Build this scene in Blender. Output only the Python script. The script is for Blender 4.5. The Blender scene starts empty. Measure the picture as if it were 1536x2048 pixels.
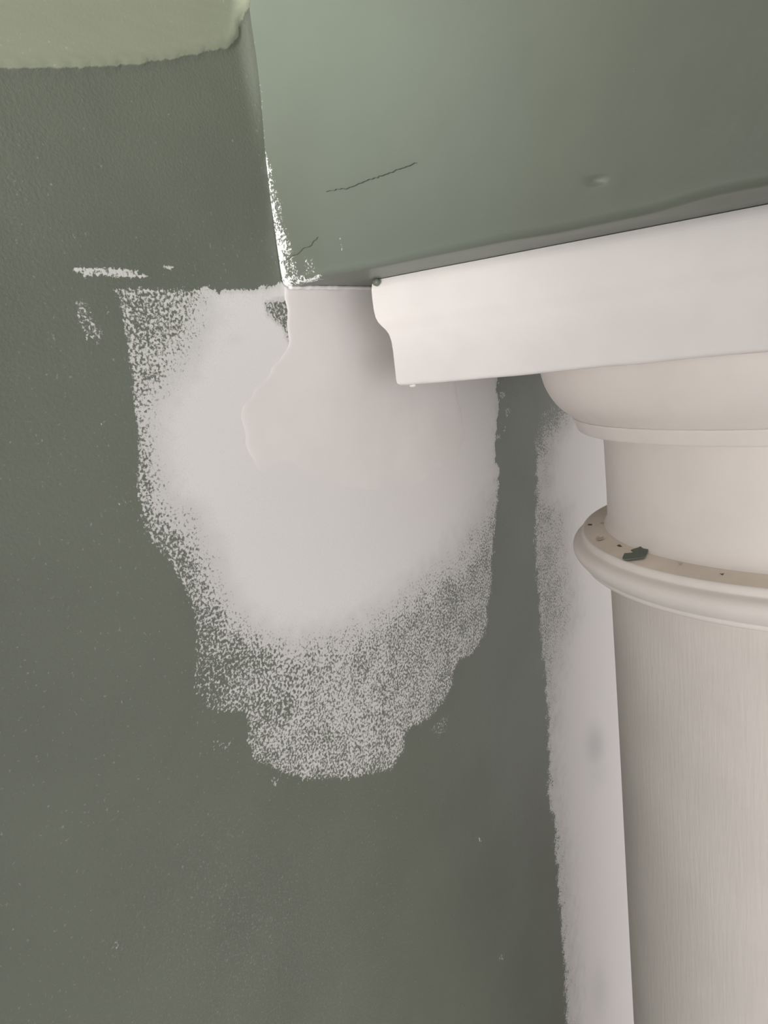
import bpy, bmesh, math, random
import numpy as np
from mathutils import Vector, Matrix

SC = bpy.context.scene
COL = SC.collection
S = 0.40                      # metres per layout unit
EYE_Z = 2.45                  # camera height above the floor

# ------------------------------------------------------------------ camera
F_PX = 1538.0
YAW, PITCH, ROLL = math.radians(54.322), math.radians(11.299), math.radians(6.894)
_cy, _sy = math.cos(YAW), math.sin(YAW)
FWD = np.array([_sy * math.cos(PITCH), _cy * math.cos(PITCH), -math.sin(PITCH)])
_R = np.array([_cy, -_sy, 0.0])
_D = np.cross(FWD, _R)
_c, _s = math.cos(ROLL), math.sin(ROLL)
RIGHT = _c * _R + _s * _D
DOWN = -_s * _R + _c * _D
CAM3 = np.array([RIGHT, DOWN, FWD])
EYE = np.array([0.0, -1.0, 0.0])          # in layout units

cam_data = bpy.data.cameras.new('camera')
cam_data.sensor_fit = 'HORIZONTAL'
cam_data.sensor_width = 36.0
cam_data.lens = F_PX / 1536.0 * 36.0
cam_data.clip_start = 0.01
cam = bpy.data.objects.new('camera', cam_data)
COL.objects.link(cam)
mw = Matrix.Identity(4)
for i in range(3):
    mw[i][0] = RIGHT[i]; mw[i][1] = -DOWN[i]; mw[i][2] = -FWD[i]
mw[0][3], mw[1][3], mw[2][3] = EYE[0] * S, EYE[1] * S, EYE[2] * S + EYE_Z
cam.matrix_world = mw
SC.camera = cam

# ------------------------------------------------------------------ world, lamps, exposure
SC.view_settings.view_transform = 'Standard'
SC.view_settings.look = 'None'
SC.view_settings.gamma = 1.0
SC.view_settings.use_curve_mapping = False
SC.view_settings.exposure = 0.0

world = bpy.data.worlds.new('overcast_sky')
SC.world = world
world.use_nodes = True
wn = world.node_tree.nodes; wl = world.node_tree.links
bg = wn['Background']
tc = wn.new('ShaderNodeTexCoord')
sx = wn.new('ShaderNodeSeparateXYZ')
rampw = wn.new('ShaderNodeValToRGB')
mr = wn.new('ShaderNodeMapRange')
mr.inputs['From Min'].default_value = -1; mr.inputs['From Max'].default_value = 1
wl.new(tc.outputs['Generated'], sx.inputs[0])
wl.new(sx.outputs['Z'], mr.inputs['Value'])
wl.new(mr.outputs[0], rampw.inputs[0])
rampw.color_ramp.elements[0].position = 0.35
rampw.color_ramp.elements[0].color = (0.55, 0.53, 0.52, 1)
rampw.color_ramp.elements[1].position = 0.6
rampw.color_ramp.elements[1].color = (1.0, 0.972, 0.985, 1)
wl.new(rampw.outputs[0], bg.inputs[0])
# the sky is brighter beyond the open left end of the porch
az = wn.new('ShaderNodeMath'); az.operation = 'MULTIPLY_ADD'
wl.new(sx.outputs['X'], az.inputs[0])
SKY = 2.62
az.inputs[1].default_value = -0.36 * SKY; az.inputs[2].default_value = SKY
wl.new(az.outputs[0], bg.inputs[1])


def area_lamp(name, loc, aim, sx_, sy_, power, color, spread=180):
    d = bpy.data.lights.new(name, 'AREA')
    d.shape = 'RECTANGLE'; d.size = sx_; d.size_y = sy_
    d.energy = power; d.color = color
    d.spread = math.radians(spread)
    o = bpy.data.objects.new(name, d)
    COL.objects.link(o)
    o.location = loc
    o.rotation_euler = (Vector(aim) - Vector(loc)).to_track_quat('-Z', 'Y').to_euler()
    return o


# added unseen spot lamp, brightening the far upper end of the beam
area_lamp('beam_spot_left', (-1.7, -0.50, 2.35), (0.46, 0.0, 2.76), 0.25, 0.25, 0.88, (1.0, 0.98, 0.94), 18)


# ------------------------------------------------------------------ layout helpers
def W(p):
    return (p[0] * S, p[1] * S, p[2] * S + EYE_Z)


def rays(uv):
    uv = np.asarray(uv, float).reshape(-1, 2)
    q = np.stack([(uv[:, 0] - 768) / F_PX, (uv[:, 1] - 1024) / F_PX, np.ones(len(uv))], -1)
    return q @ CAM3


def hit(uv, axis, val):
    """points where photo sight-lines meet the plane axis = val (layout units)"""
    d = rays(uv)
    t = (val - EYE[axis]) / d[:, axis]
    return EYE + t[:, None] * d


def project(P):
    q = (np.asarray(P, float) - EYE) @ CAM3.T
    z = np.where(q[:, 2] > 0.05, q[:, 2], np.nan)
    return np.stack([768 + F_PX * q[:, 0] / z, 1024 + F_PX * q[:, 1] / z], -1)


def sdf(P, poly):
    """signed distance (positive inside) of 2-D points to a polygon"""
    P = np.asarray(P, float); V = np.asarray(poly, float); n = len(V)
    best = np.full(len(P), 1e18); inside = np.zeros(len(P), bool)
    for i in range(n):
        a, b = V[i], V[(i + 1) % n]
        e = b - a; w = P - a
        t = np.clip((w @ e) / max(e @ e, 1e-12), 0, 1)
        d = w - t[:, None] * e
        best = np.minimum(best, (d * d).sum(1))
        c = ((a[1] > P[:, 1]) != (b[1] > P[:, 1]))
        with np.errstate(divide='ignore', invalid='ignore'):
            xi = (b[0] - a[0]) * (P[:, 1] - a[1]) / (b[1] - a[1] + 1e-15) + a[0]
        inside ^= c & (P[:, 0] < xi)
    d = np.sqrt(best)
    return np.where(inside, d, -d)


def line_dist(P, pts):
    P = np.asarray(P, float); best = np.full(len(P), 1e18)
    for a, b in zip(pts[:-1], pts[1:]):
        a = np.array(a, float); b = np.array(b, float)
        e = b - a; w = P - a
        t = np.clip((w @ e) / max(e @ e, 1e-12), 0, 1)
        d = w - t[:, None] * e
        best = np.minimum(best, (d * d).sum(1))
    return np.sqrt(best)


def sstep(a, b, x):
    t = np.clip((x - a) / (b - a), 0, 1)
    return t * t * (3 - 2 * t)


def vnoise(x, y, seed=0):
    """smooth value noise in [-1, 1]"""
    rs = np.random.RandomState(seed)
    tab = rs.uniform(-1, 1, (256, 256))
    xi = np.floor(x).astype(int); yi = np.floor(y).astype(int)
    fx = x - xi; fy = y - yi
    fx = fx * fx * (3 - 2 * fx); fy = fy * fy * (3 - 2 * fy)
    g = lambda i, j: tab[i % 256, j % 256]
    return (g(xi, yi) * (1 - fx) * (1 - fy) + g(xi + 1, yi) * fx * (1 - fy)
            + g(xi, yi + 1) * (1 - fx) * fy + g(xi + 1, yi + 1) * fx * fy)


# ------------------------------------------------------------------ object helpers
def link_mesh(name, verts, faces, mat, parent=None, smooth=True, attrs=None):
    me = bpy.data.meshes.new(name)
    me.from_pydata([tuple(v) for v in verts], [], [tuple(f) for f in faces])
    me.update()
    if smooth:
        me.polygons.foreach_set('use_smooth', [True] * len(me.polygons))
    for k, a in (attrs or {}).items():
        at = me.attributes.new(k, 'FLOAT', 'POINT')
        at.data.foreach_set('value', np.asarray(a, np.float32))
    me.materials.append(mat)
    o = bpy.data.objects.new(name, me)
    COL.objects.link(o)
    if parent is not None:
        o.parent = parent
        o.matrix_parent_inverse = parent.matrix_world.inverted()
    return o


def fix_normals(o):
    bm = bmesh.new(); bm.from_mesh(o.data)
    bmesh.ops.recalc_face_normals(bm, faces=bm.faces)
    bm.to_mesh(o.data); bm.free()


def tag(o, label, cat, group=None):
    o['label'] = label; o['category'] = cat; o['kind'] = 'thing'
    if group: o['group'] = group
    return o


def structure(o):
    o['kind'] = 'structure'
    return o


def grid_faces(nu, nv, flip=False):
    i, j = np.meshgrid(np.arange(nu - 1), np.arange(nv - 1), indexing='ij')
    a = (i * nv + j).ravel()
    f = np.stack([a, a + nv, a + nv + 1, a + 1], -1)
    return f[:, ::-1] if flip else f


def box(name, lo, hi, mat, parent=None):
    x0, y0, z0 = lo; x1, y1, z1 = hi
    v = [(x0, y0, z0), (x1, y0, z0), (x1, y1, z0), (x0, y1, z0), (x0, y0, z1), (x1, y0, z1), (x1, y1, z1), (x0, y1, z1)]
    f = [(3, 2, 1, 0), (4, 5, 6, 7), (0, 1, 5, 4), (1, 2, 6, 5), (2, 3, 7, 6), (3, 0, 4, 7)]
    return link_mesh(name, v, f, mat, parent, smooth=False)


# ------------------------------------------------------------------ materials
class N:
    """tiny node-graph builder"""
    def __init__(self, name, rough=0.6, spec=0.3):
        self.m = bpy.data.materials.new(name)
        self.m.use_nodes = True
        self.t = self.m.node_tree
        self.b = self.t.nodes['Principled BSDF']
        self.b.inputs['Roughness'].default_value = rough
        self.b.inputs['Specular IOR Level'].default_value = spec
        self.pos = self.t.nodes.new('ShaderNodeNewGeometry').outputs['Position']

    def set(self, inp, v):
        if hasattr(v, 'links'):
            self.t.links.new(v, inp)
        elif isinstance(v, tuple) and len(v) == 3 and inp.type == 'RGBA':
            inp.default_value = (*v, 1)
        else:
            inp.default_value = v

    def noise(self, scale, detail=2.0, rough=0.5, stretch=None, dist=0.0):
        vec = self.pos
        if stretch:
            mp = self.t.nodes.new('ShaderNodeMapping')
            mp.inputs['Scale'].default_value = stretch
            self.t.links.new(vec, mp.inputs['Vector']); vec = mp.outputs[0]
        n = self.t.nodes.new('ShaderNodeTexNoise')
        n.inputs['Scale'].default_value = scale
        n.inputs['Detail'].default_value = detail
        n.inputs['Roughness'].default_value = rough
        n.inputs['Distortion'].default_value = dist
        self.t.links.new(vec, n.inputs['Vector'])
        return n.outputs[0]

    def attr(self, name):
        a = self.t.nodes.new('ShaderNodeAttribute'); a.attribute_name = name
        return a.outputs['Fac']

    def math(self, op, a, b=0.0, c=0.0, clamp=False):
        n = self.t.nodes.new('ShaderNodeMath'); n.operation = op; n.use_clamp = clamp
        self.set(n.inputs[0], a); self.set(n.inputs[1], b)
        if op in ('MULTIPLY_ADD', 'SMOOTH_MIN'): self.set(n.inputs[2], c)
        return n.outputs[0]

    def ramp(self, v, a, b, lo=0.0, hi=1.0):
        n = self.t.nodes.new('ShaderNodeMapRange'); n.interpolation_type = 'SMOOTHSTEP'
        self.set(n.inputs['Value'], v)
        self.set(n.inputs['From Min'], a); self.set(n.inputs['From Max'], b)
        self.set(n.inputs['To Min'], lo); self.set(n.inputs['To Max'], hi)
        return n.outputs[0]

    def mix(self, f, a, b):
        n = self.t.nodes.new('ShaderNodeMix'); n.data_type = 'RGBA'
        self.set(n.inputs[0], f); self.set(n.inputs[6], a); self.set(n.inputs[7], b)
        return n.outputs[2]

    def color(self, c):
        self.set(self.b.inputs['Base Color'], c); return self

    def rough(self, r):
        self.set(self.b.inputs['Roughness'], r); return self

    def bump(self, h, strength, dist=0.001, prev=None):
        n = self.t.nodes.new('ShaderNodeBump')
        n.inputs['Strength'].default_value = strength
        n.inputs['Distance'].default_value = dist
        self.set(n.inputs['Height'], h)
        if prev is not None: self.t.links.new(prev, n.inputs['Normal'])
        self.t.links.new(n.outputs[0], self.b.inputs['Normal'])
        return n.outputs[0]


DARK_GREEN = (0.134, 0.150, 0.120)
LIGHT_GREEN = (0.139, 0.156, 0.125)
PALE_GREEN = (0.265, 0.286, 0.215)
WHITE_PAINT = (0.735, 0.722, 0.712)
FILLER = (0.752, 0.724, 0.709)
CREAM = (0.86, 0.805, 0.765)
ABACUS_WHITE = (0.79, 0.755, 0.735)


def stipple_mask(g, cov, scale=430, stretch=None):
    """paint coverage (0..1 attribute) broken up by roller stipple"""
    n = g.noise(scale, 4.0, 0.62, stretch=stretch, dist=0.15)
    thr = g.ramp(cov, 0.0, 1.0, 0.80, 0.24)
    thr.node.interpolation_type = 'LINEAR'
    lo = g.math('SUBTRACT', thr, 0.055); hi = g.math('ADD', thr, 0.055)
    film = g.ramp(g.math('MULTIPLY_ADD', g.math('SUBTRACT', g.noise(820, 3.0, 0.6), 0.5), 0.9, cov), 0.62, 1.0)                       # the film closes up over the pits
    return g.math('MAXIMUM', g.math('MULTIPLY', g.ramp(n, lo, hi), 0.94), film)


def wall_material():
    g = N('painted_wall', 0.5, 0.35)
    cov = g.attr('white'); light = g.attr('light'); smudge = g.attr('smudge')
    tone = g.noise(9, 3, 0.6)
    base = g.mix(g.ramp(tone, 0.3, 0.7), tuple(c * 0.95 for c in DARK_GREEN), tuple(c * 1.05 for c in DARK_GREEN))
    streak = g.noise(60, 4, 0.6, stretch=(0.5, 1, 6))
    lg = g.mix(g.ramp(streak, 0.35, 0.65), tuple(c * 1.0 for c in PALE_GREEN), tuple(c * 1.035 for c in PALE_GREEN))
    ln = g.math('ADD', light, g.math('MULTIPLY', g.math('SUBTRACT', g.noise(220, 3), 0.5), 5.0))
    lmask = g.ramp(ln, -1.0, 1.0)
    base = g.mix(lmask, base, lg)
    # stray pin-head specks of white in the stipple texture
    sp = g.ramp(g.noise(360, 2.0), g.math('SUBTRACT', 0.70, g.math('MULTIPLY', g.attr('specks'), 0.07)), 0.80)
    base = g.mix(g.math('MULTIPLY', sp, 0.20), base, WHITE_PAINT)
    glint = g.ramp(g.noise(640, 2.0), 0.56, 0.72)
    base = g.mix(g.math('MULTIPLY', g.math('MULTIPLY', glint, g.attr('sheen')), 0.13), base, WHITE_PAINT)  # pale specks coloured in as glints on the lower wall
    m = stipple_mask(g, cov)
    wh = g.mix(g.ramp(smudge, 0, 1), WHITE_PAINT, (0.52, 0.54, 0.56))
    thin = g.mix(0.16, wh, DARK_GREEN)
    wh2 = g.mix(g.ramp(cov, 0.7, 1.0), thin, wh)
    g.color(g.mix(m, base, wh2))
    sheen_mask = g.attr('sheen')                             # stipple bump made deeper where the sheen lies
    g.rough(g.ramp(m, 0, 1, 0.46, 0.75))
    st = g.noise(420, 3.0, 0.55, dist=0.3)
    h = g.math('MULTIPLY', st, g.math('SUBTRACT', 1.0, g.math('MULTIPLY', lmask, 0.8)))
    h = g.math('MULTIPLY', h, g.ramp(cov, 0.75, 1.0, 1.0, 0.08))
    h = g.math('MULTIPLY', h, g.math('MULTIPLY_ADD', sheen_mask, 2.5, 1.0))
    g.bump(h, 0.26, 0.0012)
    return g.m


def beam_material():
    g = N('painted_beam', 0.42, 0.4)
    cov = g.attr('white')
    tone = g.noise(7, 3, 0.6)
    base = g.mix(g.ramp(tone, 0.3, 0.7), tuple(c * 0.95 for c in LIGHT_GREEN), tuple(c * 1.05 for c in LIGHT_GREEN))
    patch = g.attr('cool')
    base = g.mix(g.math('MULTIPLY', patch, 0.3), base, (0.145, 0.180, 0.155))
    m = stipple_mask(g, cov, 560)
    g.color(g.mix(m, base, (0.82, 0.83, 0.82)))
    b1 = g.bump(g.noise(240, 3, 0.5), 0.10, 0.0012)
    g.bump(g.noise(22, 3, 0.5), 0.12, 0.006, prev=b1)
    return g.m


def plain_paint(name, col, rough=0.55, grain=None, var=0.03, bump=0.1, spec=0.3, lumps=0.06):
    g = N(name, rough, spec)
    tone = g.noise(11, 3, 0.6)
    g.color(g.mix(g.ramp(tone, 0.3, 0.7), tuple(c * (1 - var) for c in col), tuple(min(1, c * (1 + var)) for c in col)))
    b1 = g.bump(g.noise(300, 3, 0.55, stretch=grain), bump, 0.001)
    g.bump(g.noise(35, 2, 0.5), lumps, 0.004, prev=b1)
    return g.m


M_WALL = wall_material()
M_BEAM = beam_material()
M_FILLER = plain_paint('smooth_filler', FILLER, 0.8, bump=0.05, spec=0.15)
M_ABACUS = plain_paint('abacus_paint', ABACUS_WHITE, 0.5, grain=(1, 0.12, 1.6), bump=0.10)
M_COLUMN = plain_paint('column_paint', CREAM, 0.5, bump=0.05)
M_SHAFT = plain_paint('shaft_paint', (0.79, 0.735, 0.695), 0.55, grain=(1, 1, 0.10), bump=0.32)
M_RINGTOP = plain_paint('shaded_ledge', (0.78, 0.70, 0.61), 0.8, bump=0.08, var=0.08)  # darker colour stands in for the shade on the ledge
M_FLOOR = plain_paint('floor_boards', (0.25, 0.235, 0.215), 0.6)
M_CEIL = plain_paint('ceiling_paint', (0.72, 0.71, 0.68), 0.7)
M_CHIP = plain_paint('flake_green', (0.13, 0.155, 0.125), 0.6)
M_CHIPB = plain_paint('flake_back', (0.50, 0.46, 0.38), 0.8)
M_DARK = plain_paint('dark_crumb', (0.10, 0.085, 0.07), 0.8)
M_CRACK = plain_paint('crack_dark', (0.11, 0.117, 0.092), 0.9)

# ------------------------------------------------------------------ key dimensions (layout units)
X_BEAM = 1.1545            # left face of the beam
Z_SOFFIT = 0.1545          # underside of the beam
CX, CY = 2.0826, -0.8431   # column axis
X_ABA = 1.345              # left face of the abacus (die)
HALF = CX - X_ABA

# ------------------------------------------------------------------ room shell
XL, XR, YF = -3.0, 3.4, -4.5
Z_CEIL = 2.95
structure(box('floor', (XL, YF, -0.10), (XR, 0.0, 0.0), M_FLOOR))
structure(box('ceiling', (XL, YF, Z_CEIL), (XR, 0.0, Z_CEIL + 0.1), M_CEIL))

structure(box('shade_wall_right', (XR, YF, 0.0), (XR + 0.1, -1.9, Z_CEIL), M_CEIL))  # unseen wall added to cut the light coming from the right

# photo outlines of the paint on the wall
T_POLY = [(222, 568), (240, 640), (254, 720), (261, 800), (267, 880), (271, 960), (280, 1030), (297, 1085), (330, 1122), (360, 1175),
          (384, 1225), (386, 1290), (380, 1392), (415, 1426), (488, 1430), (490, 1490), (508, 1528), (560, 1550), (620, 1566),
          (700, 1562), (788, 1545), (810, 1502), (820, 1462), (862, 1440), (892, 1402), (907, 1372), (915, 1332), (950, 1310),
          (974, 1272), (985, 1200), (990, 1100), (997, 1000), (991, 920), (989, 860), (992, 800), (994, 740), (1000, 520), (760, 520), (575, 560),
          (540, 577), (480, 580), (440, 584), (415, 577), (330, 570)]
S_POLY = [(428, 580), (480, 572), (540, 570), (570, 560), (760, 520), (1010, 520), (1010, 925), (1000, 962), (960, 1010), (925, 1065), (880, 1115),
          (830, 1150), (780, 1185), (740, 1220), (680, 1250), (600, 1262), (545, 1255), (490, 1220), (455, 1160), (430, 1090),
          (398, 1030), (352, 985), (328, 905), (330, 820), (372, 755), (412, 690), (428, 640)]
HOLE = [(525, 604), (560, 599), (600, 598), (600, 692), (578, 688), (560, 655), (532, 632)]
SCRAPES = [([(143, 530), (190, 531), (250, 538), (300, 550), (298, 559), (240, 555), (190, 551), (146, 546)], 0.72),
           ([(325, 526), (350, 527), (351, 539), (328, 536)], 0.68),
           ([(152, 600), (172, 598), (186, 640), (206, 660), (205, 688), (180, 680), (165, 660), (152, 635)], 0.46),
           ([(203, 617), (220, 617), (222, 632), (206, 632)], 0.42),
           ([(196, 853), (206, 853), (206, 862), (198, 862)], 0.6),
           ([(226, 1900), (236, 1898), (238, 1914), (230, 1916)], 0.6),
           ([(233, 1880), (240, 1880), (241, 1894), (234, 1894)], 0.45),
           ([(953, 1676), (962, 1676), (962, 1685), (954, 1685)], 0.72),
           ([(998, 1912), (1007, 1910), (1006, 1922), (998, 1923)], 0.55),
           ([(461, 274), (470, 272), (469, 284), (462, 286)], 0.50),
           ([(420, 1478), (445, 1470), (470, 1480), (462, 1506), (430, 1505)], 0.34),
           ([(860, 1458), (895, 1420), (898, 1465), (875, 1478)], 0.36),
           ([(545, 1555), (560, 1552), (555, 1570), (546, 1578)], 0.5),
           ([(1001, 782), (1009, 780), (1009, 797), (1002, 797)], 0.6),
           ([(1009, 815), (1020, 812), (1021, 836), (1011, 836)], 0.5),
           ([(1006, 855), (1013, 853), (1013, 865), (1007, 866)], 0.55),
           ([(993, 868), (1000, 866), (1000, 880), (994, 880)], 0.55),
           ([(240, 1004), (252, 1006), (251, 1012), (242, 1011)], 0.55),
           ([(268, 1033), (290, 1032), (290, 1040), (270, 1039)], 0.55)]
BAND = [(1064, 880), (1068, 950), (1065, 1010), (1064, 1100), (1069, 1180), (1077, 1280), (1089, 1400), (1096, 1480), (1095, 1545),
        (1094, 1605), (1099, 1628), (1104, 1632), (1110, 1750), (1119, 1850), (1125, 1950), (1129, 2048), (1337, 4500), (2600, 4500), (2600, 560),
        (1210, 740), (1130, 780), (1075, 830)]
BAND_SOLID = [(1150, 840), (1118, 890), (1108, 940), (1112, 990), (1138, 1010), (1150, 1060), (1148, 1120), (1158, 1180), (1162, 1240), (1140, 1290),
              (1128, 1340), (1122, 1420), (1118, 1500), (1124, 1580), (1142, 1680), (1150, 1800), (1156, 1900), (1164, 2048),
              (1370, 4500), (2600, 4500), (2600, 560), (1215, 790)]
L_POLY = [(-900, -900), (520, -900), (500, 0), (500, 0), (482, 30), (474, 70), (462, 92), (440, 96), (400, 106), (350, 118), (290, 127), (235, 131),
          (180, 136), (100, 136), (0, 137), (-300, 137), (-900, 140)]
SMUDGES = [((1190, 1490), 22, 45, 0.75), ((1196, 1545), 25, 40, 0.35), ((1200, 1980), 20, 60, 0.45),
           ((470, 680), 22, 16, 0.3), ((1180, 1060), 18, 60, 0.25)]
PATCH = [(572, 560), (571, 610), (576, 650), (582, 690), (574, 704), (556, 722), (535, 748), (508, 778), (488, 812), (479, 838), (486, 866), (496, 900), (508, 935),
         (524, 968), (550, 992), (590, 1012), (640, 1030), (700, 1042), (760, 1044), (815, 1038), (858, 1030), (890, 1012), (908, 980), (914, 940), (922, 900), (931, 868),
         (926, 830), (915, 790), (908, 745), (900, 690), (905, 600), (900, 540), (750, 540)]

xs = np.concatenate([np.linspace(XL / S, 0.2, 10)[:-1], np.arange(0.2, 3.4, 0.0075), np.linspace(3.4, XR / S, 10)])
zs = np.concatenate([np.linspace(-EYE_Z / S, -3.2, 6)[:-1], np.arange(-3.2, 0.8, 0.0075), np.linspace(0.8, (Z_CEIL - EYE_Z) / S, 6)])
gx, gz = np.meshgrid(xs, zs, indexing='ij')
P = np.stack([gx.ravel(), np.zeros(gx.size), gz.ravel()], -1)
uv = project(P)
ok = ~np.isnan(uv[:, 0])
uvs = np.where(ok[:, None], uv, -9e3)
wob = np.stack([vnoise(P[:, 0] * 55, P[:, 2] * 55, 1), vnoise(P[:, 0] * 55, P[:, 2] * 55, 2)], -1) * 4.0
uvw = uvs + wob
dT = sdf(uvw, T_POLY)
dS = sdf(uvs + wob * 2.0, S_POLY)
mott = 0.045 * vnoise(P[:, 0] * 22, P[:, 2] * 22, 61) + 0.05 * vnoise(P[:, 0] * 60, P[:, 2] * 60, 62)
white = (0.53 + mott) * sstep(-3, 9, dT)
# rollered paint thins out towards the lower left
white *= 1.0 - 0.22 * sstep(1150, 1400, uvs[:, 1]) * sstep(560, 400, uvs[:, 0])
white *= 1.0 + 0.10 * np.exp(-((uvs[:, 0] - 690) / 90) ** 2 - ((uvs[:, 1] - 1380) / 160) ** 2)
white = np.where(dT > -3, np.maximum(white, white + (1.05 - white) * sstep(-80, 62, dS + 60 * mott)), white)
hole = sdf(uvw, HOLE)
white = white * (1 - 0.55 * sstep(-6, 8, hole))
dB = sdf(uvw, BAND); dBs = sdf(uvs + wob * 1.5, BAND_SOLID)
band = (0.58 + mott) * sstep(-3, 10, dB) * (0.62 + 0.38 * sstep(830, 960, uvs[:, 1]))
band = np.where(dB > -3, band + (1.05 - band) * sstep(-55, 34, dBs + 60 * mott), band)
white = np.maximum(white, band)
for poly, dens in SCRAPES:
    white = np.maximum(white, dens * sstep(-5, 4, sdf(uvw, poly)))
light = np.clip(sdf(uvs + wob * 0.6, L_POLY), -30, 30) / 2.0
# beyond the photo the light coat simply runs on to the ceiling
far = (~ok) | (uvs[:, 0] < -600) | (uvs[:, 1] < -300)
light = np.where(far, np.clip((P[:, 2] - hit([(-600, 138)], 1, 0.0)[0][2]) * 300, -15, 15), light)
smud = np.zeros(len(P))
for (cu, cv), a, b, k in SMUDGES:
    smud = np.maximum(smud, k * np.exp(-((uvs[:, 0] - cu) / a) ** 2 - ((uvs[:, 1] - cv) / b) ** 2))
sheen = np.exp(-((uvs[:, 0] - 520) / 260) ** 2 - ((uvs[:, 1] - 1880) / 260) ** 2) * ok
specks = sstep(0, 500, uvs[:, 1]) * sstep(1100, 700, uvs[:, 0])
# real relief: the thick light-green coat, the caulked corner
disp = np.zeros(len(P))
lp = light * 2.0
disp += 0.0045 * sstep(-3, 9, lp) + 0.002 * np.exp(-((lp - 8) / 8.0) ** 2)
dx = np.clip(X_BEAM - P[:, 0], 0, 1)
cav = np.clip(1 - dx / 0.035, 0, 1) ** 2 * (P[:, 0] < X_BEAM + 0.02) * sstep(0.36, 0.56, P[:, 2])
disp += 0.013 * cav
disp += 0.0015 * vnoise(P[:, 0] * 5, P[:, 2] * 5, 5)
P[:, 1] = -disp
nx, nz = len(xs), len(zs)
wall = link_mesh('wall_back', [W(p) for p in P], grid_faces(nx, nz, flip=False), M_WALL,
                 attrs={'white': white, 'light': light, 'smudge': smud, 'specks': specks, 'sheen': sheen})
structure(wall)
if wall.data.polygons[0].normal.y > 0:
    wall.data.flip_normals()

# smooth filler skimmed on under the beam end: a thin lens with a feathered rim
pp = np.array(PATCH, float)
dense = []
for i in range(len(pp)):
    a, b = pp[i], pp[(i + 1) % len(pp)]
    n = max(2, int(np.hypot(*(b - a)) / 6))
    for k in range(n):
        dense.append(a + (b - a) * k / n)
dense = np.array(dense)
for _ in range(2):
    dense = (np.roll(dense, 1, 0) + 2 * dense + np.roll(dense, -1, 0)) / 4
rim = hit(dense, 1, 0.0)
rim[:, 2] = np.minimum(rim[:, 2], Z_SOFFIT - 0.0005)
cen = hit([(720, 790)], 1, 0.0)[0]
dl = dense - np.array([720, 790])
hard = -0.18 + 1.18 * sstep(985, 890, dense[:, 1])
jag = vnoise(np.arange(len(dense)) * 0.35, np.zeros(len(dense)), 8) * 0.006 * hard
rim += (rim - cen) / np.linalg.norm(rim - cen, axis=1)[:, None] * jag[:, None]
rim[:, 2] = np.minimum(rim[:, 2], Z_SOFFIT - 0.0005)
fr = [1.0, 0.985, 0.965, 0.93, 0.86, 0.75, 0.6, 0.4, 0.2, 0.05]
hh = [-0.003, 0.55, 0.85, 1.0, 1.02, 1.03, 1.04, 1.05, 1.05, 1.05]
pv, pf = [], []
nb = len(rim)
for k, (r_, h_) in enumerate(zip(fr, hh)):
    for j in range(nb):
        q = cen + (rim[j] - cen) * r_
        hd = max(hard[j], 0.0)
        t = 0.0015 * max(h_, 0.55) * (hard[j] * r_ + (1 - r_) * 0.8) - (1 - hd) * 0.0007 * sstep(0.55, 0.95, r_)
        if k == 0: t -= 0.0002 + 0.0011 * hd
        t += 0.0015 * float(vnoise(np.array([q[0] * 5]), np.array([q[2] * 5]), 5)[0]) + 0.0002
        pv.append(W((q[0], -t, q[2])))
for k in range(len(fr) - 1):
    for j in range(nb):
        j2 = (j + 1) % nb
        pf.append((k * nb + j, k * nb + j2, (k + 1) * nb + j2, (k + 1) * nb + j))
pv.append(W((cen[0], -(0.0015 * 0.84 + 0.0002 + 0.0015 * float(vnoise(np.array([cen[0] * 5]), np.array([cen[2] * 5]), 5)[0])), cen[2])))
for j in range(nb):
    pf.append(((len(fr) - 1) * nb + j, (len(fr) - 1) * nb + (j + 1) % nb, len(pv) - 1))
patch = link_mesh('plaster_patch', pv, pf, M_FILLER, wall)
fix_normals(patch)
patch['label'] = 'smooth pinkish white filler'


def tube(name, pts, rad, mat, parent=None, seg=8):
    """tapering tube through points (metres)"""
    v, f = [], []
    pts = [Vector(p) for p in pts]
    n = len(pts)
    for i, p in enumerate(pts):
        t = (pts[min(i + 1, n - 1)] - pts[max(i - 1, 0)]).normalized()
        a = t.cross(Vector((0, 0, 1)) if abs(t.z) < 0.9 else Vector((1, 0, 0))).normalized()
        b = t.cross(a)
        r = rad[i] if hasattr(rad, '__len__') else rad
        for k in range(seg):
            th = 2 * math.pi * k / seg
            v.append(p + a * (r * math.cos(th)) + b * (r * math.sin(th)))
    for i in range(n - 1):
        for k in range(seg):
            k2 = (k + 1) % seg
            f.append((i * seg + k, i * seg + k2, (i + 1) * seg + k2, (i + 1) * seg + k))
    f.append(tuple(range(seg))[::-1]); f.append(tuple((n - 1) * seg + k for k in range(seg)))
    return link_mesh(name, v, f, mat, parent)


# thin squeezed-out bead of filler where the wall meets the underside of the beam
bead = []
rr = []
random.seed(4)
for x in np.linspace(1.165, 1.46, 40):
    bead.append(W((x, -0.006 - random.random() * 0.002, Z_SOFFIT - 0.0035)))
    rr.append((0.0035 + 0.0015 * random.random()) * S)
tube('plaster_bead', bead, rr, M_FILLER, wall)

# ------------------------------------------------------------------ beam
Y_END = -10.5
beam = bpy.data.objects.new('beam', None)
COL.objects.link(beam)
beam.location = W((CX, -5.25, Z_SOFFIT))
bpy.context.view_layer.update()
tag(beam, 'sage green beam running out from the wall over the white column', 'beam')
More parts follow.
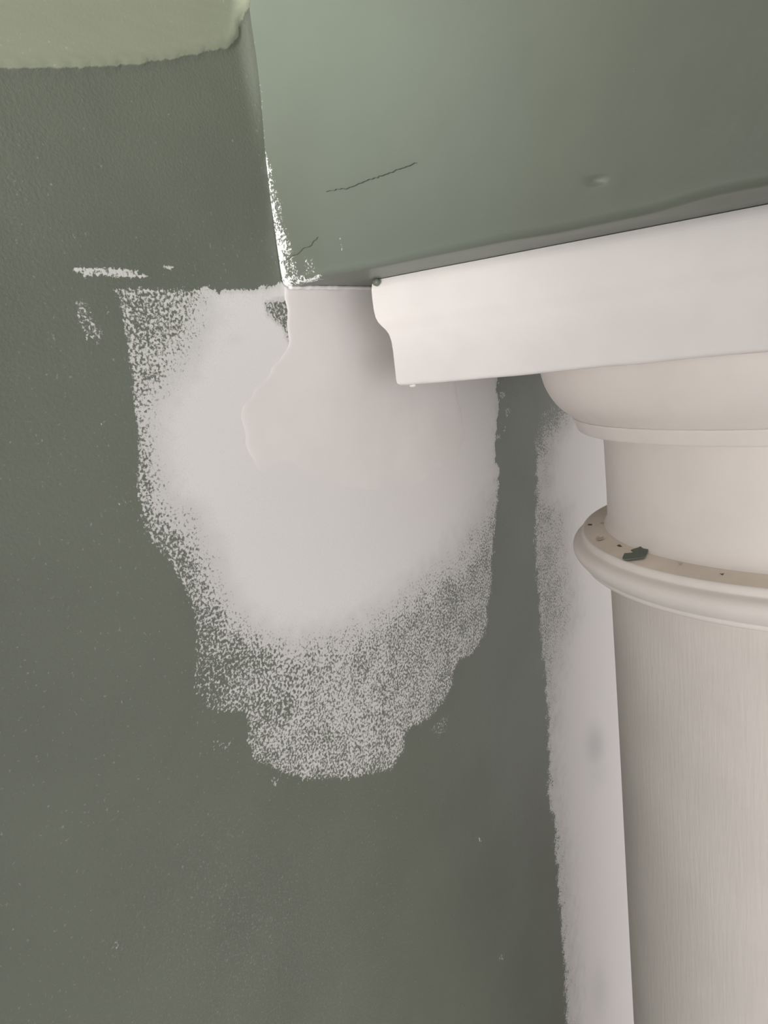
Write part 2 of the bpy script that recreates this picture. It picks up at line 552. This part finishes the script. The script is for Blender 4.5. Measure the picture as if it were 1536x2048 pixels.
# cross-section: up the left face, round the arris, along the underside, up the right face
XR_B = 2 * CX - X_BEAM
ztop = (Z_CEIL - EYE_Z) / S
R_AR = 0.016
sec = []
for z in np.concatenate([np.linspace(ztop, 0.9, 4)[:-1], np.arange(0.9, Z_SOFFIT + R_AR + 0.004, -0.0055)]):
    sec.append((X_BEAM, z))
for k in range(0, 9):
    th = math.pi / 2 * k / 8
    sec.append((X_BEAM + R_AR * (1 - math.cos(th)), Z_SOFFIT + R_AR * (1 - math.sin(th))))
for x in np.linspace(X_BEAM + R_AR, XR_B - R_AR, 60)[1:]:
    sec.append((x, Z_SOFFIT))
for k in range(1, 9):
    th = math.pi / 2 * k / 8
    sec.append((XR_B - R_AR + R_AR * math.sin(th), Z_SOFFIT + R_AR * (1 - math.cos(th))))
sec.append((XR_B, ztop))
sec = np.array(sec)
ys = np.concatenate([np.arange(0.0, -1.25, -0.0055), np.linspace(-1.25, Y_END, 14)])
BP = np.array([(x, y, z) for y in ys for (x, z) in sec])
# faces never quite straight: slow waviness of old plaster
onface = BP[:, 0] < X_BEAM + R_AR * 1.01
low = sstep(0.30, Z_SOFFIT, BP[:, 2]) * (BP[:, 0] < X_BEAM + 0.05)
BP[:, 2] += low * 0.004 * vnoise(BP[:, 1] * 9, BP[:, 1] * 0, 11)
BP[:, 0] -= np.where(onface, 0.0025 * vnoise(BP[:, 1] * 4, BP[:, 2] * 4, 12), 0)
buv = project(BP)
bok = ~np.isnan(buv[:, 0])
buv = np.where(bok[:, None], buv, -9e3)
bw = np.stack([vnoise(BP[:, 1] * 60, BP[:, 2] * 60, 21), vnoise(BP[:, 1] * 60, BP[:, 2] * 60, 22)], -1) * 3
SM = [(526, 300), (545, 322), (552, 370), (566, 400), (572, 450), (584, 490), (590, 520), (600, 545), (640, 556), (640, 566), (575, 590), (550, 575), (530, 440), (510, 300)]
SMH = [(530, 380), (548, 390), (560, 440), (574, 480), (572, 520), (580, 548), (590, 560), (574, 590), (550, 575), (530, 440)]
bwhite = 0.43 * sstep(-8, 8, sdf(buv + bw, SM))
bwhite = np.maximum(bwhite, 0.60 * sstep(-14, 8, sdf(buv + bw, SMH)))
for ln_, wd, dn in [([(524, 262), (540, 440), (566, 545), (577, 575)], 4, 0.85), ([(596, 566), (625, 558), (640, 553)], 4, 0.66),
                    ([(606, 552), (600, 560), (590, 556)], 4, 0.5),
                    ([(680, 480), (681, 507)], 2.5, 0.42), ([(500, 45), (520, 180), (527, 270)], 4, 0.32)]:
    bwhite = np.maximum(bwhite, dn * sstep(wd + 3, wd - 2, line_dist(buv + bw, ln_)))
bwhite = np.maximum(bwhite, 0.36 * sstep(-4, 6, sdf(buv, [(606, 512), (634, 512), (636, 548), (606, 550)])))
bwhite = np.where(onface, bwhite, 0)
cool = 0.5 + 0.5 * vnoise(BP[:, 1] * 3.2 + 7, BP[:, 2] * 3.2 + 3, 31)
cool = sstep(0.35, 0.7, cool)
# dried run of paint standing out of the face
dd = ((buv[:, 0] - 1191) + 2.0 * (buv[:, 1] - 361)) / 15, (buv[:, 1] - 361) / 5
BP[:, 0] -= np.where(onface, 0.0085 * np.exp(-dd[0] ** 2 - dd[1] ** 2), 0)
face = link_mesh('beam_casing', [W(p) for p in BP], grid_faces(len(ys), len(sec)), M_BEAM, beam,
                 attrs={'white': bwhite, 'cool': cool})
fix_normals(face)
nrm = min(face.data.polygons, key=lambda p_: (p_.center - Vector(W((X_BEAM, -0.5, 0.5)))).length).normal
if nrm.x > 0: face.data.flip_normals()


def crack(px, widths, seed):
    """hairline crack as a jagged sliver lying in the face of the beam"""
    rs = random.Random(seed)
    pts = []
    for (a, b) in zip(px[:-1], px[1:]):
        n = max(2, int(math.hypot(b[0] - a[0], b[1] - a[1]) / 5))
        for k in range(n):
            pts.append((a[0] + (b[0] - a[0]) * k / n + rs.uniform(-1.6, 1.6), a[1] + (b[1] - a[1]) * k / n + rs.uniform(-1.6, 1.6)))
    pts.append(px[-1])
    h = hit(pts, 0, X_BEAM)
    v, f = [], []
    n = len(h)
    for i in range(n):
        t = i / (n - 1)
        w = widths * (0.25 + rs.random()) * min(1, 6 * t + 0.1, 6 * (1 - t) + 0.1)
        for (dz, dx_) in ((w, 0.002), (0, -0.0034), (-w, 0.002)):
            v.append(W((X_BEAM + dx_, h[i][1], h[i][2] + dz)))
    for i in range(n - 1):
        for k in range(2):
            f.append((i * 3 + k, i * 3 + k + 1, (i + 1) * 3 + k + 1, (i + 1) * 3 + k))
    c = link_mesh('crack', v, f, M_CRACK, beam, smooth=False)
    return c


crack([(655, 383), (700, 376), (740, 360), (790, 342), (835, 326)], 0.0006, 1)
crack([(563, 526), (585, 514), (610, 498), (625, 490), (637, 474)], 0.0009, 2)
crack([(478, 2), (488, 32), (499, 58), (504, 90), (507, 125)], 0.0012, 3)

# ------------------------------------------------------------------ column
column = bpy.data.objects.new('column', None)
COL.objects.link(column)
column.location = (CX * S, CY * S, 0.0)
bpy.context.view_layer.update()
tag(column, 'cream white round column with ringed neck and square cap under the green beam', 'column')


def lathe(name, prof, mat, seg=192, mats=None, wob_amp=0.0, caps=True):
    v, f = [], []
    for (r, z) in prof:
        for k in range(seg):
            th = 2 * math.pi * k / seg
            v.append(W((CX + r * math.cos(th), CY + r * math.sin(th), z)))
    n = len(prof)
    for i in range(n - 1):
        for k in range(seg):
            k2 = (k + 1) % seg
            f.append((i * seg + k, i * seg + k2, (i + 1) * seg + k2, (i + 1) * seg + k))
    if caps:
        f.append(tuple(range(seg))); f.append(tuple((n - 1) * seg + k for k in range(seg))[::-1])
    o = link_mesh(name, v, f, mat, column)
    fix_normals(o)
    return o


def smooth_profile(pts, it=2):
    p = [np.array(q, float) for q in pts]
    for _ in range(it):
        q = [p[0]]
        for a, b in zip(p[:-1], p[1:]):
            q += [a * 0.75 + b * 0.25, a * 0.25 + b * 0.75]
        q.append(p[-1]); p = q
    return [tuple(x) for x in p]


ZF = -EYE_Z / S
# shaft with entasis
prof = [(0.5395, -0.585), (0.5393, -0.70), (0.5400, -0.84), (0.5420, -1.13), (0.5465, -1.52), (0.5515, -2.02), (0.560, -2.8), (0.570, -3.8), (0.578, -4.9)]
prof += [(0.582, -5.40), (0.59, -5.50), (0.605, -5.56), (0.63, -5.59)]
lathe('shaft', smooth_profile(prof, 2), M_SHAFT)
# neck between ring and cap, flaring at its foot
prof = [(0.5345, -0.215), (0.5346, -0.30), (0.5350, -0.40), (0.5358, -0.445), (0.5365, -0.462), (0.5382, -0.475), (0.5410, -0.482), (0.546, -0.4865)]
lathe('necking', smooth_profile(prof, 2), M_COLUMN)
# ring: flat top coloured darker for its shade, then the moulded edge
prof = [(0.530, -0.4848), (0.545, -0.4862), (0.575, -0.4925), (0.600, -0.4978)]
lathe('ledge', prof, M_RINGTOP, caps=False)
prof = [(0.530, -0.5020), (0.592, -0.5000), (0.5955, -0.4975), (0.5975, -0.4964), (0.6000, -0.4968), (0.6022, -0.4990), (0.6036, -0.5020), (0.6040, -0.505), (0.6030, -0.5115), (0.6032, -0.5145), (0.608, -0.5165),
        (0.617, -0.519), (0.6245, -0.525), (0.6278, -0.535), (0.6260, -0.546), (0.619, -0.557), (0.6095, -0.5655), (0.6035, -0.5690), (0.6020, -0.5715), (0.6030, -0.5745), (0.6020, -0.5790), (0.597, -0.5830), (0.575, -0.5850), (0.530, -0.586)]
lathe('astragal', smooth_profile(prof, 1), M_COLUMN)
# cap: fillet and rounded echinus
prof = [(0.530, -0.236), (0.588, -0.2358), (0.5945, -0.2345), (0.5970, -0.229), (0.6030, -0.212), (0.6062, -0.2050), (0.6060, -0.2025), (0.602, -0.2010), (0.585, -0.2000), (0.530, -0.2000)]
lathe('annulet', smooth_profile(prof, 1), M_COLUMN)
prof = [(0.530, -0.2030), (0.600, -0.2030), (0.6070, -0.1990), (0.6165, -0.1900), (0.6350, -0.1750), (0.6500, -0.1560), (0.6620, -0.1350), (0.6710, -0.1120), (0.6770, -0.0850), (0.6785, -0.0675), (0.6785, -0.0630)]
lathe('echinus', smooth_profile(prof, 1), M_COLUMN, caps=True)
# base
prof = [(0.60, -5.585), (0.66, -5.59), (0.70, -5.61), (0.72, -5.66), (0.72, -5.70), (0.70, -5.76), (0.66, -5.78), (0.60, -5.785)]
lathe('base_torus', smooth_profile(prof, 1), M_COLUMN, 96)
box('plinth', W((CX - HALF, CY - HALF, ZF)), W((CX + HALF, CY + HALF, -5.78)), M_COLUMN, column)

# square cap slab with an ogee rim, swept round the four mitred sides
zb = -0.0632
aprof = [(0.015, zb), (0.006, zb + 0.001), (0.001, zb + 0.006), (0.0, zb + 0.014), (0.0, -0.020), (0.0, 0.010), (-0.0006, 0.030), (-0.0028, 0.044), (-0.0068, 0.054), (-0.0120, 0.062), (-0.0165, 0.070),
         (-0.0195, 0.080), (-0.0210, 0.094), (-0.0215, 0.120), (-0.0212, 0.135), (-0.0195, 0.1455), (-0.015, 0.1535)]
av, af = [], []
per = []
NS = 90
corners = [(-1, 1), (-1, -1), (1, -1), (1, 1)]
for (off, z) in aprof:
    h = HALF - off
    for ci in range(4):
        a = corners[ci]; b = corners[(ci + 1) % 4]
        for k in range(NS):
            t = k / NS
            x = CX + h * (a[0] + (b[0] - a[0]) * t); y = CY + h * (a[1] + (b[1] - a[1]) * t)
            wv = 0.0012 * float(vnoise(np.array([x * 9 + y * 9]), np.array([z * 14]), 41)[0])
            av.append(W((x + wv * (a[0] + b[0]) / 2, y + wv * (a[1] + b[1]) / 2, z + (0.0012 * float(vnoise(np.array([x * 8 + y * 13]), np.array([0.0]), 42)[0]) if z < -0.05 else 0))))
per = NS * 4
for i in range(len(aprof) - 1):
    for k in range(per):
        k2 = (k + 1) % per
        af.append((i * per + k, i * per + k2, (i + 1) * per + k2, (i + 1) * per + k))
af.append(tuple(range(per))); af.append(tuple((len(aprof) - 1) * per + k for k in range(per)))
aba = link_mesh('abacus', av, af, M_ABACUS, column)
fix_normals(aba)
md = aba.modifiers.new('edges', 'EDGE_SPLIT'); md.split_angle = math.radians(50)


def blob(name, c, r, mat, parent, squash=(1, 1, 1), seed=0):
    bm = bmesh.new()
    bmesh.ops.create_icosphere(bm, subdivisions=3, radius=1.0)
    rs = random.Random(seed)
    ph = [rs.uniform(0, 6) for _ in range(3)]
    for v in bm.verts:
        k = 1 + 0.12 * math.sin(4 * v.co.x + ph[0]) * math.sin(5 * v.co.y + ph[1])
        v.co = Vector((v.co.x * squash[0], v.co.y * squash[1], v.co.z * squash[2])) * (r * S * k) + Vector(W(c))
    for f in bm.faces: f.smooth = True
    me = bpy.data.meshes.new(name); bm.to_mesh(me); bm.free()
    me.materials.append(mat)
    o = bpy.data.objects.new(name, me); COL.objects.link(o)
    o.parent = parent; o.matrix_parent_inverse = parent.matrix_world.inverted()
    return o


# dried drip under the far corner of the cap, dab of green where cap meets beam
blob('paint_drip', (1.352, -0.140, zb - 0.0005), 0.0065, M_ABACUS, column, (0.8, 1.2, 0.5), 3)
dab = blob('paint_dab', (1.318, -0.103, 0.1475), 0.0085, M_BEAM, beam, (0.8, 0.9, 0.9), 5)

# ------------------------------------------------------------------ debris on the ring
Z_LEDGE = -0.4915


def ledge_z(r_):
    return np.interp(r_, [0.535, 0.545, 0.575, 0.597, 0.61], [-0.4853, -0.4862, -0.4925, -0.4968, -0.499])


def flake(name, px, thick, mat, label, lift=0.0, curl=0.0, cat='paint flake', group=None):
    """thin curled chip lying on the flat top of the ring"""
    o3 = hit(px, 2, Z_LEDGE + lift)
    for _ in range(4):                                   # settle each corner on the sloping ledge
        zz = ledge_z(np.hypot(o3[:, 0] - CX, o3[:, 1] - CY))
        o3 = np.array([hit([p_], 2, z_)[0] for p_, z_ in zip(px, zz)])
    c = o3.mean(0)
    n = len(o3)
    v, f = [], []
    for s_ in (0, 1):
        for q in o3:
            d = np.hypot(*(q - c)[:2])
            v.append(Vector(W((q[0], q[1], q[2] + 0.0006 + curl * d + s_ * thick))))
        v.append(Vector(W((c[0], c[1], c[2] + 0.0006 + s_ * thick))))
    m = n + 1
    for j in range(n):
        j2 = (j + 1) % n
        f.append((j, j2, m - 1)); f.append((m + j, m + j2, 2 * m - 1)); f.append((j, j2, m + j2, m + j))
    base = Vector(W((c[0], c[1], c[2] + 0.0006)))
    v = [p - base for p in v]
    o = link_mesh(name, v, f, mat, smooth=False)
    o.location = base
    fix_normals(o)
    tag(o, label, cat, group)
    return o


flake('paint_chip', [(1245, 1121), (1249, 1111), (1269, 1108), (1262, 1104), (1278, 1099), (1285, 1096), (1294, 1097), (1297, 1103), (1292, 1114), (1289, 1120), (1268, 1122), (1252, 1124)],
      0.0022, M_CHIP, 'largest green paint chip lying on the ring of the white column', curl=0.10, cat='paint chip')
flake('paint_crumb', [(1192, 1080), (1195, 1077), (1203, 1078), (1206, 1076), (1206, 1081), (1200, 1083), (1195, 1082)], 0.0016, M_CHIPB,
      'pale curled crumb with dark edge on the ring, left of the green chip', curl=0.25, cat='crumb')
flake('paint_crumb', [(1176, 1049), (1184, 1049), (1184, 1051), (1176, 1051)], 0.001, M_DARK,
      'dark sliver on the ring beside the neck, the crumb closest to the wall', cat='crumb')
flake('paint_crumb', [(1201, 1046), (1208, 1046), (1207, 1048), (1201, 1048)], 0.001, M_CHIPB,
      'tiny faint crumb against the neck at the back of the ring', cat='crumb')
flake('paint_crumb', [(1234, 1092), (1239, 1090), (1244, 1094), (1240, 1094)], 0.001, M_DARK,
      'thin dark crumb between the pale curled crumb and the green chip', cat='crumb')
flake('paint_crumb', [(1357, 1127), (1360, 1130), (1365, 1128), (1361, 1132)], 0.0012, M_CHIPB,
      'small light crumb on the ring just right of the green chip', curl=0.2, cat='crumb')
flake('paint_crumb', [(1440, 1148), (1444, 1149), (1448, 1148), (1445, 1151)], 0.001, M_DARK,
      'rightmost crumb on the ring, dark and very small', cat='crumb')
